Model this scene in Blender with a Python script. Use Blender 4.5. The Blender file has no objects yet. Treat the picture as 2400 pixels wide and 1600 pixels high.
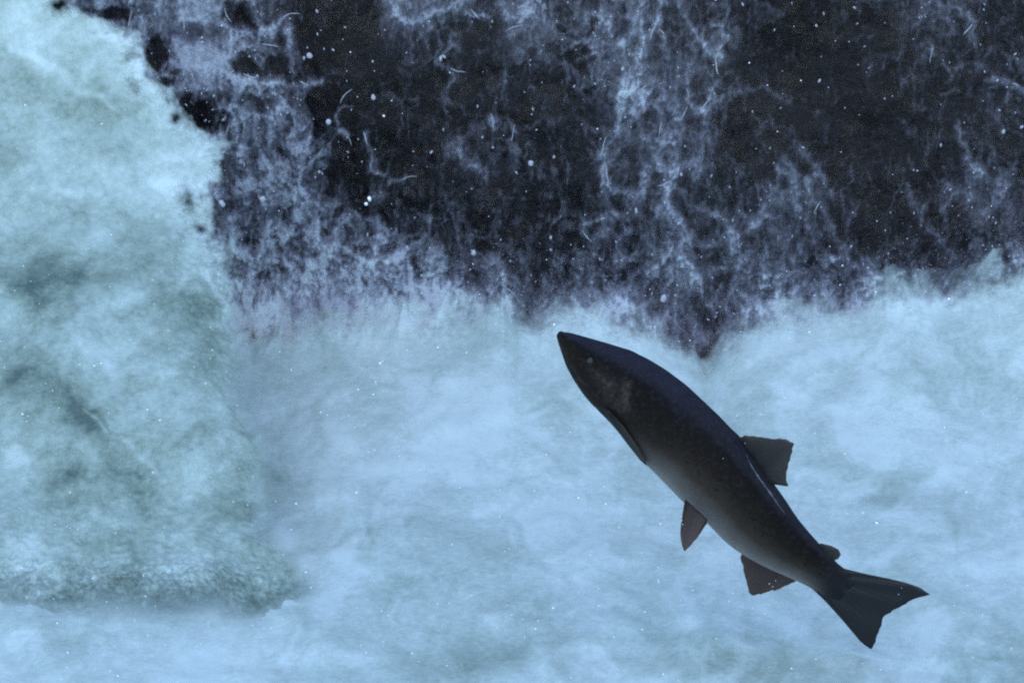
import bpy, math
import numpy as np
from mathutils import Vector, Matrix

# ------------------------------------------------------------------ camera, sky, sun, exposure
S = bpy.context.scene
COL = S.collection
PITCH = math.radians(18.0)
CAM_H = 2.95
WF = 0.2                                     # frame width / focal distance  (180 mm on 36 mm)
cp, sp = math.cos(PITCH), math.sin(PITCH)

cam_d = bpy.data.cameras.new('camera')
cam = bpy.data.objects.new('camera', cam_d); COL.objects.link(cam)
cam_d.sensor_width = 36.0; cam_d.lens = 36.0 / WF
cam_d.clip_start = 0.05; cam_d.clip_end = 500.0
cam.location = (0, 0, CAM_H); cam.rotation_euler = (math.pi / 2 - PITCH, 0, 0)
cam_d.dof.use_dof = True; cam_d.dof.focus_distance = 8.15; cam_d.dof.aperture_fstop = 18.0
S.camera = cam

SUN_EL, SUN_AZ = math.radians(66), math.radians(195)     # high, behind the camera, veiled
w = bpy.data.worlds.new('World'); S.world = w; w.use_nodes = True
wn = w.node_tree.nodes; wl = w.node_tree.links
sky = wn.new('ShaderNodeTexSky'); sky.sky_type = 'NISHITA'; sky.sun_disc = False
sky.sun_elevation = SUN_EL; sky.sun_rotation = SUN_AZ
sky.air_density = 1.0; sky.dust_density = 0.0; sky.ozone_density = 1.5
bg = wn['Background']; bg.inputs['Strength'].default_value = 0.15
wl.new(sky.outputs['Color'], bg.inputs['Color'])

sun_d = bpy.data.lights.new('sun', 'SUN'); sun_d.energy = 0.6; sun_d.angle = math.radians(75)
sun_d.color = (1.0, 0.97, 0.93)
sun = bpy.data.objects.new('sun', sun_d); COL.objects.link(sun)
to_sun = Vector((math.sin(SUN_AZ) * math.cos(SUN_EL), math.cos(SUN_AZ) * math.cos(SUN_EL), math.sin(SUN_EL)))
sun.rotation_euler = to_sun.to_track_quat('Z', 'Y').to_euler()

S.view_settings.view_transform = 'Standard'; S.view_settings.look = 'None'
S.view_settings.exposure = 0.86; S.view_settings.gamma = 1.0
S.render.engine = 'CYCLES'
S.cycles.use_denoising = False               # keep the fine grain of the photograph
S.cycles.max_bounces = 3; S.cycles.diffuse_bounces = 2; S.cycles.glossy_bounces = 2; S.cycles.transparent_max_bounces = 6
S.cycles.filter_width = 2.1                  # the soft rendering of a long lens at dusk
S.cycles.caustics_reflective = False; S.cycles.caustics_refractive = False

# ------------------------------------------------------------------ helpers
def pix_ray(px, py):
    u = (np.asarray(px, float) - 1200) / 2400 * WF
    v = (800 - np.asarray(py, float)) / 2400 * WF
    return u, cp + v * sp, -sp + v * cp

def at_y(px, py, Y):                          # photo point on the upright plane y = Y
    dx, dy, dz = pix_ray(px, py); t = Y / dy
    return dx * t, np.broadcast_to(Y, np.shape(t)) * 1.0, CAM_H + dz * t

def at_z(px, py, Z):                          # photo point on the level plane z = Z
    dx, dy, dz = pix_ray(px, py); t = (Z - CAM_H) / dz
    return dx * t, dy * t, np.broadcast_to(Z, np.shape(t)) * 1.0

def to_pix(x, y, z):
    dep = y * cp - (z - CAM_H) * sp
    v = (y * sp + (z - CAM_H) * cp) / dep
    u = x / dep
    return u / WF * 2400 + 1200, 800 - v / WF * 2400

def sstep(a, b, x):
    t = np.clip((x - a) / (b - a), 0, 1); return t * t * (3 - 2 * t)

def _hash(ix, iy, seed):
    h = (ix.astype(np.int64) * 374761393 + iy.astype(np.int64) * 668265263 + seed * 1274126177) & 0x7fffffff
    h = ((h ^ (h >> 13)) * 1274126177) & 0x7fffffff
    h = (h ^ (h >> 16)) & 0x7fffffff
    return h / 2147483647.0

def perlin(x, y, seed=0):
    xi = np.floor(x); yi = np.floor(y); fx = x - xi; fy = y - yi
    u = fx * fx * fx * (fx * (fx * 6 - 15) + 10); v = fy * fy * fy * (fy * (fy * 6 - 15) + 10)
    def g(ax, ay):
        a = _hash(xi + ax, yi + ay, seed) * 2 * math.pi
        return np.cos(a) * (fx - ax) + np.sin(a) * (fy - ay)
    a = g(0, 0) * (1 - u) + g(1, 0) * u
    b = g(0, 1) * (1 - u) + g(1, 1) * u
    return (a * (1 - v) + b * v) * 1.5        # about -1 .. 1

def fbm(x, y, oct=4, seed=0, gain=0.5):
    s = 0; a = 1.0; t = 0
    for o in range(oct):
        s = s + a * perlin(x * 2 ** o + 17.3 * o, y * 2 ** o - 9.1 * o, seed + o); t += a; a *= gain
    return s / t

def ridged(x, y, oct=3, seed=0):
    s = 0; a = 1.0; t = 0
    for o in range(oct):
        s = s + a * (1 - np.minimum(1, np.abs(perlin(x * 2 ** o, y * 2 ** o, seed + o)) * 2.2)); t += a; a *= 0.55
    return s / t

def worley_edge(x, y, seed=0):                # small at the border between two cells
    xi = np.floor(x); yi = np.floor(y)
    f1 = np.full(x.shape, 9.0); f2 = np.full(x.shape, 9.0)
    for ax in (-1, 0, 1):
        for ay in (-1, 0, 1):
            cx = xi + ax; cy = yi + ay
            d = np.hypot(cx + _hash(cx, cy, seed) - x, cy + _hash(cx, cy, seed + 7) - y)
            f2 = np.minimum(f2, np.maximum(f1, d)); f1 = np.minimum(f1, d)
    return f2 - f1, f1

def blob(px, py, cx, cy, rx, ry, rot=0):
    c, s = math.cos(math.radians(rot)), math.sin(math.radians(rot))
    dx, dy = px - cx, py - cy
    return np.exp(-(((dx * c + dy * s) / rx) ** 2 + ((-dx * s + dy * c) / ry) ** 2) * 1.2)

def poly_dist(px, py, pts, reach):
    d = np.full(px.shape, 1e3)
    xs = [p[0] for p in pts]; ys = [p[1] for p in pts]
    m = (px > min(xs) - reach) & (px < max(xs) + reach) & (py > min(ys) - reach) & (py < max(ys) + reach)
    if not m.any(): return d
    X, Y = px[m], py[m]; best = np.full(X.shape, 1e3)
    for (x0, y0), (x1, y1) in zip(pts[:-1], pts[1:]):
        L2 = (x1 - x0) ** 2 + (y1 - y0) ** 2 + 1e-9
        t = np.clip(((X - x0) * (x1 - x0) + (Y - y0) * (y1 - y0)) / L2, 0, 1)
        best = np.minimum(best, np.hypot(X - x0 - t * (x1 - x0), Y - y0 - t * (y1 - y0)))
    d[m] = best
    return d

def bicubic(grid, gx, gy):                    # smooth lookup, edges held
    g = np.asarray(grid, float); H, Wd = g.shape
    gx = np.clip(gx, 0, Wd - 1.001); gy = np.clip(gy, 0, H - 1.001)
    x0 = np.floor(gx).astype(int); y0 = np.floor(gy).astype(int)
    fx = gx - x0; fy = gy - y0; fx = fx * fx * (3 - 2 * fx); fy = fy * fy * (3 - 2 * fy)
    return (g[y0, x0] * (1 - fx) + g[y0, x0 + 1] * fx) * (1 - fy) + (g[y0 + 1, x0] * (1 - fx) + g[y0 + 1, x0 + 1] * fx) * fy

def spaced(lo, a, b, hi, step):               # fine from a to b, growing steps out to lo and hi
    core = np.linspace(a, b, int((b - a) / step) + 1)
    def out(start, end):
        r = []; st = step; p = start; sg = 1 if end > start else -1
        while (end - p) * sg > 0:
            st *= 1.28; p += sg * st; r.append(p)
        if r: r[-1] = end
        return r
    return np.array(sorted(out(a, lo)) + list(core) + out(b, hi))

def link(o, parent=None, **props):
    COL.objects.link(o)
    if parent: o.parent = parent
    for k, v in props.items(): o[k] = v
    return o

def grid_mesh(name, X, Y, Z, mat, attrs=None, flip=False):
    ny, nx = X.shape
    me = bpy.data.meshes.new(name)
    co = np.stack([X, Y, Z], -1).reshape(-1, 3).astype(np.float32)
    idx = np.arange(nx * ny).reshape(ny, nx)
    q = np.stack([idx[:-1, :-1], idx[:-1, 1:], idx[1:, 1:], idx[1:, :-1]], -1).reshape(-1, 4)
    if flip: q = q[:, ::-1]
    me.vertices.add(len(co)); me.vertices.foreach_set('co', co.ravel())
    me.loops.add(q.size); me.loops.foreach_set('vertex_index', q.ravel().astype(np.int32))
    me.polygons.add(len(q)); me.polygons.foreach_set('loop_start', np.arange(0, q.size, 4, dtype=np.int32))
    me.polygons.foreach_set('use_smooth', np.ones(len(q), bool))
    me.update(calc_edges=True)
    for k, v in (attrs or {}).items():
        a = me.attributes.new(k, 'FLOAT', 'POINT'); a.data.foreach_set('value', np.asarray(v, np.float32).ravel())
    me.materials.append(mat)
    return bpy.data.objects.new(name, me)

def mesh_obj(name, verts, faces, mat, smooth=True):
    me = bpy.data.meshes.new(name); me.from_pydata([tuple(v) for v in verts], [], faces); me.update()
    if smooth: me.polygons.foreach_set('use_smooth', np.ones(len(me.polygons), bool))
    me.materials.append(mat)
    return bpy.data.objects.new(name, me)

# ------------------------------------------------------------------ materials
class NT:
    def __init__(s, name):
        s.m = bpy.data.materials.new(name); s.m.use_nodes = True
        s.t = s.m.node_tree; s.t.nodes.clear()
        s.out = s.n('ShaderNodeOutputMaterial')
    def n(s, kind, **kw):
        nd = s.t.nodes.new(kind)
        for k, v in kw.items():
            if k in nd.inputs: nd.inputs[k].default_value = v
            else: setattr(nd, k, v)
        return nd
    def l(s, a, b): s.t.links.new(a, b)
    def attr(s, name): return s.n('ShaderNodeAttribute', attribute_name=name).outputs['Fac']
    def noise(s, scale, detail=3, rough=0.55, vec=None):
        nd = s.n('ShaderNodeTexNoise'); nd.inputs['Scale'].default_value = scale
        nd.inputs['Detail'].default_value = detail; nd.inputs['Roughness'].default_value = rough
        if vec is not None: s.l(vec, nd.inputs['Vector'])
        return nd.outputs['Fac']
    def math(s, op, a, b=None, clamp=False):
        nd = s.n('ShaderNodeMath', operation=op, use_clamp=clamp)
        for i, v in enumerate((a, b)):
            if v is None: continue
            if isinstance(v, (int, float)): nd.inputs[i].default_value = v
            else: s.l(v, nd.inputs[i])
        return nd.outputs[0]
    def ramp(s, fac, stops):
        nd = s.n('ShaderNodeValToRGB'); e = nd.color_ramp.elements
        while len(e) < len(stops): e.new(0.5)
        for el, (p, c) in zip(e, stops): el.position = p; el.color = (*c, 1)
        s.l(fac, nd.inputs[0]); return nd.outputs['Color']
    def mixc(s, fac, a, b, blend='MIX'):
        nd = s.n('ShaderNodeMix', data_type='RGBA', blend_type=blend)
        for v, i in ((fac, 0), (a, 6), (b, 7)):
            if isinstance(v, (int, float)): nd.inputs[i].default_value = v
            elif isinstance(v, tuple): nd.inputs[i].default_value = (*v, 1)
            else: s.l(v, nd.inputs[i])
        return nd.outputs[2]
    def pos(s): return s.n('ShaderNodeTexCoord').outputs['Object']
    def bump(s, h, strength, dist):
        nd = s.n('ShaderNodeBump'); nd.inputs['Strength'].default_value = strength; nd.inputs['Distance'].default_value = dist
        s.l(h, nd.inputs['Height']); return nd.outputs['Normal']

def aerated_water(name, veil, stops=None, rough=0.15):
    """foam (attribute cover) over dark or green water; aer = how full of air the water is"""
    t = NT(name)
    p = t.pos()
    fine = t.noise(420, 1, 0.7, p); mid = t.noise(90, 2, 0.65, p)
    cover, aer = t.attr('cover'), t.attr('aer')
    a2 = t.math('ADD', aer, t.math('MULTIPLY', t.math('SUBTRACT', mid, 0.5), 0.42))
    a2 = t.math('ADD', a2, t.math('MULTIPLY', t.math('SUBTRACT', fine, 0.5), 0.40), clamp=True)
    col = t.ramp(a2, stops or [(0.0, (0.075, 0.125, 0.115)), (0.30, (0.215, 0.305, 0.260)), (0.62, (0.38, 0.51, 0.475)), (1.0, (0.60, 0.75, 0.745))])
    b = t.n('ShaderNodeBsdfPrincipled', Roughness=0.55)
    b.inputs['IOR'].default_value = 1.33
    t.l(col, b.inputs['Base Color'])
    h = mid
    t.l(t.bump(h, rough, 0.006), b.inputs['Normal'])
    if veil:
        k1 = t.math('MULTIPLY', t.math('SUBTRACT', mid, 0.5), 0.7); k2 = t.math('MULTIPLY', t.math('SUBTRACT', fine, 0.5), 0.6)
        c2 = t.math('MULTIPLY', cover, t.math('ADD', 1.0, t.math('ADD', k1, k2)), clamp=True)
        c2 = t.math('MAXIMUM', c2, t.math('MULTIPLY', t.math('SUBTRACT', cover, 0.75), 4.0), clamp=True)
        tr = t.n('ShaderNodeBsdfTransparent'); gl = t.n('ShaderNodeBsdfGlossy', Roughness=0.22)
        gl.inputs['Color'].default_value = (1, 1, 1, 1)
        m1 = t.n('ShaderNodeMixShader'); m1.inputs[0].default_value = 0.008 if name == 'falling_water' else 0.0
        t.l(tr.outputs[0], m1.inputs[1]); t.l(gl.outputs[0], m1.inputs[2])
        m2 = t.n('ShaderNodeMixShader'); t.l(c2, m2.inputs[0])
        t.l(m1.outputs[0], m2.inputs[1]); t.l(b.outputs[0], m2.inputs[2])
        t.l(m2.outputs[0], t.out.inputs[0])
    else:
        t.l(b.outputs[0], t.out.inputs[0])
    return t.m

M_fall = aerated_water('falling_water', True, [(0.0, (0.18, 0.175, 0.235)), (0.4, (0.275, 0.28, 0.37)), (0.75, (0.42, 0.47, 0.56)), (1.0, (0.58, 0.70, 0.74))])
M_casc = aerated_water('cascade_water', True)
M_pool = aerated_water('boiling_foam', True, None, 0.05)

t = NT('wet_rock')
p = t.pos(); n1 = t.noise(9, 6, 0.6, p)
b = t.n('ShaderNodeBsdfPrincipled', Roughness=0.5); b.inputs['Specular IOR Level'].default_value = 0.2
t.l(t.ramp(n1, [(0.3, (0.006, 0.0048, 0.005)), (0.7, (0.015, 0.012, 0.012))]), b.inputs['Base Color'])
t.l(t.bump(t.noise(40, 5, 0.65, p), 0.6, 0.03), b.inputs['Normal']); t.l(b.outputs[0], t.out.inputs[0])
M_rock = t.m

t = NT('spray_white')
b = t.n('ShaderNodeBsdfPrincipled', Roughness=0.3); b.inputs['Base Color'].default_value = (0.42, 0.44, 0.50, 1)
b.inputs['IOR'].default_value = 1.33
t.l(b.outputs[0], t.out.inputs[0]); M_spray = t.m

t = NT('bright_droplet')
b = t.n('ShaderNodeBsdfPrincipled', Roughness=0.18, Metallic=0.75); b.inputs['Base Color'].default_value = (0.97, 0.97, 0.97, 1)
t.l(b.outputs[0], t.out.inputs[0]); M_glint = t.m

# ------------------------------------------------------------------ where the water is white: cover of the fall
ROWS = [  # cover in steps of 100 photo pixels, from y=50 to y=850
 [.85,.75,.70,.70,.72,.66,.36,.04,.06,.45,.32,.18,.45,.32,.50,.22,.32,.18,.08,.08,.13,.28,.28,.24],
 [.85,.85,.85,.66,.76,.66,.36,.04,.06,.18,.13,.13,.24,.18,.50,.28,.36,.18,.08,.06,.10,.18,.22,.24],
 [.85,.85,.85,.75,.60,.60,.52,.08,.05,.14,.18,.18,.14,.18,.46,.38,.28,.13,.07,.06,.10,.13,.18,.24],
 [.85,.85,.85,.85,.80,.50,.58,.34,.10,.13,.20,.28,.18,.20,.40,.40,.26,.13,.18,.10,.07,.13,.24,.20],
 [.85,.85,.85,.85,.75,.50,.60,.50,.18,.18,.14,.18,.18,.18,.36,.40,.28,.28,.38,.26,.08,.17,.24,.28],
 [.85,.85,.85,.85,.85,.58,.68,.56,.36,.34,.28,.18,.18,.22,.36,.40,.28,.34,.38,.26,.08,.17,.18,.22],
 [.85,.85,.85,.85,.85,.55,.66,.70,.72,.68,.50,.32,.28,.28,.32,.40,.32,.34,.46,.40,.40,.40,.40,.60],
 [.85,.85,.85,.85,.85,.66,.82,.92,.95,.95,.90,.78,.65,.70,.70,.48,.40,.70,.85,.90,.95,.95,.95,.95],
 [.95]*24,
]
STR = [ # (points, half width, strength) of the white strands
 ([(1508,-60),(1508,0),(1504,73),(1494,145),(1479,194)],17,.42), ([(1555,-60),(1552,0),(1542,53),(1513,87),(1494,140)],6,.40),
 ([(1479,194),(1470,205),(1500,215)],22,.35), ([(1552,190),(1552,208),(1547,291)],7,.35),
 ([(1455,208),(1450,271),(1440,310),(1416,349),(1411,397),(1440,436),(1494,451),(1513,412)],7,.42),
 ([(1576,300),(1579,388),(1562,460),(1586,509),(1610,543)],10,.34), ([(1610,543),(1571,582),(1513,645)],8,.34), ([(1600,560),(1600,606),(1615,664)],12,.30),
 ([(1562,440),(1565,520),(1575,580)],16,.25),
 ([(1560,-60),(1591,5),(1630,73),(1668,111),(1688,131)],8,.42), ([(1683,184),(1659,228)],5,.30), ([(1605,170),(1615,228),(1649,257),(1654,300),(1639,330)],4,.42),
 ([(1580,140),(1591,242),(1595,300)],16,.28), ([(1634,330),(1640,400)],16,.26), ([(1540,40),(1560,130)],5,.3),
 ([(1712,213),(1785,199),(1848,238)],8,.16), ([(1673,53),(1690,62),(1702,92),(1690,105)],4,.40),
 ([(1310,121),(1373,73),(1445,92),(1480,120)],5,.25), ([(1348,136),(1411,116)],5,.22), ([(1445,60),(1460,120)],8,.2),
 ([(1833,359),(1906,451),(1979,582)],7,.28), ([(1872,339),(1945,436)],8,.22), ([(1823,378),(1814,465)],7,.24), ([(1850,380),(1860,470),(1890,520)],7,.2),
 ([(1809,436),(1760,533)],8,.20), ([(1630,480),(1678,490),(1722,533),(1736,596)],7,.30), ([(1373,519),(1416,504)],6,.35), ([(1363,524),(1373,557)],4,.34),
 ([(2250,300),(2270,378),(2303,402)],6,.30), ([(2318,179),(2396,208),(2440,225)],5,.34), ([(2124,427),(2153,504),(2231,596)],7,.22),
 ([(2245,15),(2279,53),(2270,87)],6,.36), ([(2300,400),(2340,450)],14,.2), ([(2180,100),(2186,130)],5,.3),
 ([(915,-40),(921,5),(935,42),(985,36),(1040,12),(1090,-10)],15,.55), ([(1178,7),(1193,36),(1214,36),(1240,20)],12,.40), ([(1236,54),(1207,79)],8,.34),
 ([(1096,21),(1146,32)],3,.5), ([(1064,86),(1061,111),(1021,143),(1043,153),(1064,178),(1043,214),(1050,243)],5,.30), ([(1182,136),(1178,207)],6,.24),
 ([(1057,336),(1093,375),(1139,403)],12,.34), ([(853,303),(871,357),(868,396),(896,407)],4,.44), ([(796,280),(789,264),(796,243),(820,235)],3,.45),
 ([(796,293),(825,307)],5,.40), ([(914,425),(957,411)],5,.30), ([(1150,261),(1157,296)],5,.45), ([(1193,282),(1211,300)],4,.45), ([(980,50),(1000,100)],6,.22),
 ([(593,7),(607,64),(643,54),(671,36),(682,89),(686,154)],7,.55), ([(618,186),(678,193),(750,179)],7,.60), ([(585,104),(618,104),(650,115)],6,.35),
 ([(607,64),(560,70),(520,60),(480,40)],9,.4), ([(618,186),(585,180),(545,190)],9,.4), ([(550,70),(545,130),(548,190)],8,.35), ([(412,90),(425,120),(470,150),(520,150)],12,.4),
 ([(345,190),(350,230),(400,245),(430,235)],8,.35), ([(518,200),(536,268),(557,339),(571,411),(560,430)],8,.40), ([(640,200),(680,250),(700,290)],9,.3), ([(425,20),(420,60)],8,.35), ([(306,-10),(308,30)],6,.4),
 ([(560,430),(600,440),(660,420),(720,440)],14,.25), ([(700,480),(690,540),(660,570)],10,.35), ([(635,520),(640,560)],8,.35), ([(655,700),(700,660),(740,620),(760,600)],9,.25),
 ([(520,600),(530,680),(540,740)],8,.25), ([(780,600),(850,610),(930,600)],10,.2),([(1170,640),(1185,690),(1215,745)],14,.45),
]
BLOBS = [ # x, y, rx, ry, rot, strength
 (482,143,95,60,0,.20),(446,46,70,30,0,.12),(643,428,90,55,0,.12),(1236,11,60,24,0,.22),(1207,95,38,30,0,.12),(2170,50,48,60,0,.20),(1785,509,80,75,20,.22),(1480,200,40,35,0,.25),
 (2310,450,70,70,0,.10),(1440,560,70,40,0,.12),(1590,620,60,60,0,.15),(2050,640,40,30,0,.25),(1860,640,120,45,0,.15),(1135,250,80,60,0,.04),
 (368,121,27,40,0,-.75),(571,32,52,36,0,-.6),(578,153,36,25,0,-.7),(446,71,35,28,0,-.35),(378,186,28,15,0,-.55),(464,257,62,40,20,-.7),(532,386,22,52,0,-.36),(411,278,15,17,0,-.6),
 (136,14,22,17,20,-.8),(271,28,50,20,10,-.65),(200,30,20,14,0,-.4),(660,143,34,30,0,-.5),(307,132,18,18,0,-.55),(314,202,14,24,-20,-.5),(439,468,22,32,-15,-.65),(464,534,26,13,10,-.5),
 (514,500,15,42,-10,-.35),(600,243,45,25,15,-.4),(330,20,30,18,0,-.4),(410,160,14,10,0,-.4),(640,95,30,20,0,-.3),(540,470,30,22,0,-.3),(630,505,45,20,0,-.3),
 (840,150,110,120,0,-.15),(800,395,60,60,0,-.35),(1906,145,130,130,0,-.12),(2076,485,45,100,5,-.2),(2197,600,95,40,0,-.25),(1717,412,40,30,0,-.2),(1712,468,30,22,0,-.25),(1690,717,50,60,0,-.35),
 (1645,790,30,60,-10,-.45),(1230,698,32,58,0,-.5),(1108,640,18,28,20,-.45),(729,706,42,34,-20,-.14),(852,683,62,34,-15,-.14),(1050,725,50,30,-10,-.12),(668,641,52,25,-10,-.15),(640,770,18,26,20,-.3),
 (975,555,40,25,0,-.2),(955,470,50,28,20,-.25),(1300,90,50,70,0,-.1),(1080,60,40,35,0,-.15),(990,90,40,40,0,-.1),
]

CREST = [(-200,720),(0,720),(500,760),(600,775),(700,745),(800,735),(950,705),(1100,690),(1160,660),(1180,655),(1215,700),(1250,720),(1300,690),(1400,700),(1500,725),(1560,760),(1610,800),
         (1655,835),(1690,770),(1730,735),(1800,715),(1900,712),(1980,700),(2040,660),(2070,636),(2110,630),(2150,640),(2220,655),(2260,640),(2300,615),(2350,590),(2400,572),(2600,600)]
LACE = [(60,-80),(560,-80),(620,20),(650,60),(640,110),(600,175),(640,225),(690,245),(705,290),(785,330),(775,385),(735,420),(790,455),(840,490),(950,520),(1040,575),(1090,650),(1150,700),(1150,900),(500,900),(480,600),(440,400),(300,150)]
def in_poly(px, py, P):
    r = np.zeros(px.shape, bool)
    for (x0, y0), (x1, y1) in zip(P, P[1:] + P[:1]):
        if y0 == y1: continue
        r ^= ((y0 > py) != (y1 > py)) & (px < (x1 - x0) * (py - y0) / (y1 - y0) + x0)
    return r

def hole(px, py, cx, cy, rx, ry, rot=0, wob=0):
    c, s = math.cos(math.radians(rot)), math.sin(math.radians(rot)); dx, dy = px - cx, py - cy
    return 1 - sstep(0.62, 1.25, wob + np.hypot((dx * c + dy * s) / rx, (-dx * s + dy * c) / ry))

def fall_cover(px, py):
    bx = fbm(px / 85, py / 100, 3, 11); by = fbm(px / 85, py / 100, 3, 21)
    sx = fbm(px / 19, py / 24, 3, 31, 0.6); sy_ = fbm(px / 19, py / 24, 3, 41, 0.6)
    wx = px + 16 * bx + 9 * sx; wy = py + 16 * by + 9 * sy_            # for the hand-placed shapes
    lx = px + 42 * bx + 10 * sx; ly = py + 42 * by + 10 * sy_          # for the lace
    D = bicubic(ROWS, (wx - 50) / 100, (wy - 50) / 100)
    D = np.clip(D, 0, 1)
    for (x, y, rx, ry, r, s) in BLOBS:
        if s > 0: D = D + s * blob(wx, wy, x, y, rx, ry, r)
    cut = np.zeros_like(D); wob = 0.50 * fbm(px / 26, py / 34, 3, 400, 0.6) + 0.25 * fbm(px / 9, py / 11, 2, 430)
    for (x, y, rx, ry, r, s) in BLOBS:
        if s < 0: cut = np.maximum(cut, -s * (1.25 * hole(wx, wy, x, y, rx, ry, r, wob) if x < 700 and y < 560 else blob(wx, wy, x, y, rx, ry, r)))
    D = np.clip(D, 0, 1)
    r1 = ridged(lx / 120, ly / 170, 2, 51); r2 = ridged(lx / 52, ly / 80, 2, 61)
    e1, f1 = worley_edge(lx / 88, ly / 118, 5); e2, f2 = worley_edge(lx / 40, ly / 54, 15)
    patch = sstep(-0.3, 0.45, fbm(px / 150, py / 190, 3, 91))
    cloud = fbm(wx / 32, wy / 52, 5, 71, 0.68); streak = fbm(wx / 9, wy / 85, 3, 81, 0.6); grit = fbm(px / 8, py / 12, 2, 83)
    full = sstep(0.62, 0.97, D)
    th1 = 0.02 + 0.62 * D ** 1.5 + 0.10 * cloud * D; th2 = 0.02 + 0.55 * D ** 1.6 + 0.10 * cloud * D
    web1 = 1 - sstep(th1 * 0.55, th1 * 1.5 + 0.05, e1); web2 = 1 - sstep(th2 * 0.5, th2 * 1.5 + 0.05, e2)
    rope = r1 ** 8
    bright = 0.16 + 0.95 * D
    boost = 1 + 0.25 * blob(px, py, 500, 230, 300, 330) + 0.35 * blob(px, py, 1520, 330, 160, 420)
    net = bright * boost * (0.50 * web1 * (0.3 + 0.8 * patch) + 0.34 * web2 * (0.25 + 0.85 * patch) + 0.40 * rope)
    net = net * np.clip(0.72 + 1.1 * cloud + 0.45 * grit, 0.1, 1.6)
    film = D * np.clip((0.10 + 0.16 * sstep(0.1, 0.3, D)) + 0.55 * cloud + 0.26 * streak + 0.10 * grit, 0, 1) * (1 + 0.6 * sstep(480, 660, py) * sstep(1250, 950, px))
    ins = in_poly(wx, wy, LACE); pd = poly_dist(wx, wy, LACE + LACE[:1], 140)
    pw = 26 + 110 * sstep(400, 560, py)
    mass = np.clip(np.where(ins, 0.5 + pd / pw, 0.5 - pd / pw), 0, 1)
    mass = mass * mass * (3 - 2 * mass)
    lacy = 0.14 + 0.26 * web2 + 0.36 * web1 + 0.85 * cloud + 0.30 * grit + 0.14 * streak + 0.12 * sstep(430, 600, py) + 0.20 * sstep(600, 760, py)
    tx_ = px + 22 * fbm(px / 60, py / 130, 3, 95) + 7 * sx
    fall_t = np.clip(ridged(tx_ / 30, py / 150, 2, 96) - 0.62, 0, 1) * 2.2 * sstep(-0.25, 0.5, fbm(px / 45, py / 70, 3, 97)) + 0.8 * np.clip(grit * cloud * 3, 0, 0.5)
    fall_t = fall_t * (0.25 + 1.2 * np.clip(D, 0, 0.5))
    c = np.maximum(film + net + 0.55 * fall_t, mass * np.clip(lacy, 0.05, 1))
    c = c * (1 - full) + (D + 0.30 * cloud + 0.12 * grit) * full
    rag = np.clip(0.85 + 1.1 * cloud + 0.75 * grit, 0, 2)
    ropes = 0
    for pts, wd, s in STR:
        d = poly_dist(wx, wy, pts, wd * 5)
        ropes = ropes + s * (0.55 * np.exp(-(d / (wd * 1.7)) ** 2) + 0.55 * np.exp(-(d / (wd * 0.7)) ** 2)) * rag
    cl_ = np.interp(px, [q[0] for q in CREST], [q[1] for q in CREST])
    c = c + 0.42 * np.exp(-np.clip(cl_ - py, 0, None) / 42) * np.clip(0.55 + 1.3 * cloud + 0.3 * grit, 0, 1.5)
    c = c * np.clip(1 - 1.12 * cut, 0.05, 1)
    c = c + ropes * np.clip(1 - 0.5 * cut, 0.4, 1)
    c = np.clip(c, 0, 1)
    return c * (0.35 + 0.65 * sstep(0.0, 0.20, c)) * (1 - 0.20 * sstep(640, 500, py))

# ------------------------------------------------------------------ rock face behind the fall
YW = 9.10
xs = spaced(-6, -1.2, 1.2, 6, 0.010); prof_y = []; prof_z = []
for z in np.linspace(-0.8, 1.30, 180): prof_y.append(YW + 0.22); prof_z.append(z)
for k in range(1, 20): prof_y.append(YW + 0.22 + 0.16 * k); prof_z.append(1.30 + 0.03 * min(k, 3))
py_, pz_ = np.array(prof_y), np.array(prof_z)
X, Yb = np.meshgrid(xs, py_); _, Zb = np.meshgrid(xs, pz_)
n = fbm(X * 1.9, Zb * 2.6 + Yb, 5, 3) * 0.11 + ridged(X * 3, Zb * 1.2, 2, 9) * 0.03
ob = grid_mesh('rock_face', X, Yb - np.clip(n, -0.1, 0.07), Zb + n * 0.2, M_rock)
link(ob, kind='structure', label='dark wet rock face behind the falling water', category='rock face')

# ------------------------------------------------------------------ the fall: a thin broken sheet of water
xs = spaced(-6, -1.06, 1.06, 6, 0.0022)
zs = spaced(-0.35, -0.12, 0.68, 1.33, 0.0024)
X, Z = np.meshgrid(xs, zs)
PX, PY = to_pix(X, YW, Z)
C = fall_cover(PX, PY)
out = 0.030 * fbm(X * 5, Z * 2.5, 3, 5) + 0.008 * fbm(X * 26, Z * 11, 2, 6) + 0.010 * C + 0.002 * fbm(X * 90, Z * 45, 2, 8)
out = out + 0.06 * sstep(0.12, -0.02, Z)
lip = sstep(1.15, 1.33, Z)
Yf = YW - out - 0.02 + lip * 0.10
aer = np.clip(0.46 + 0.44 * C ** 1.5 + 0.22 * fbm(X * 12, Z * 6, 3, 15), 0, 1)
ob = grid_mesh('waterfall', X, Yf, Z, M_fall, {'cover': C, 'aer': aer})
link(ob, kind='structure', label='thin broken curtain of falling water over dark rock', category='waterfall')

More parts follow.
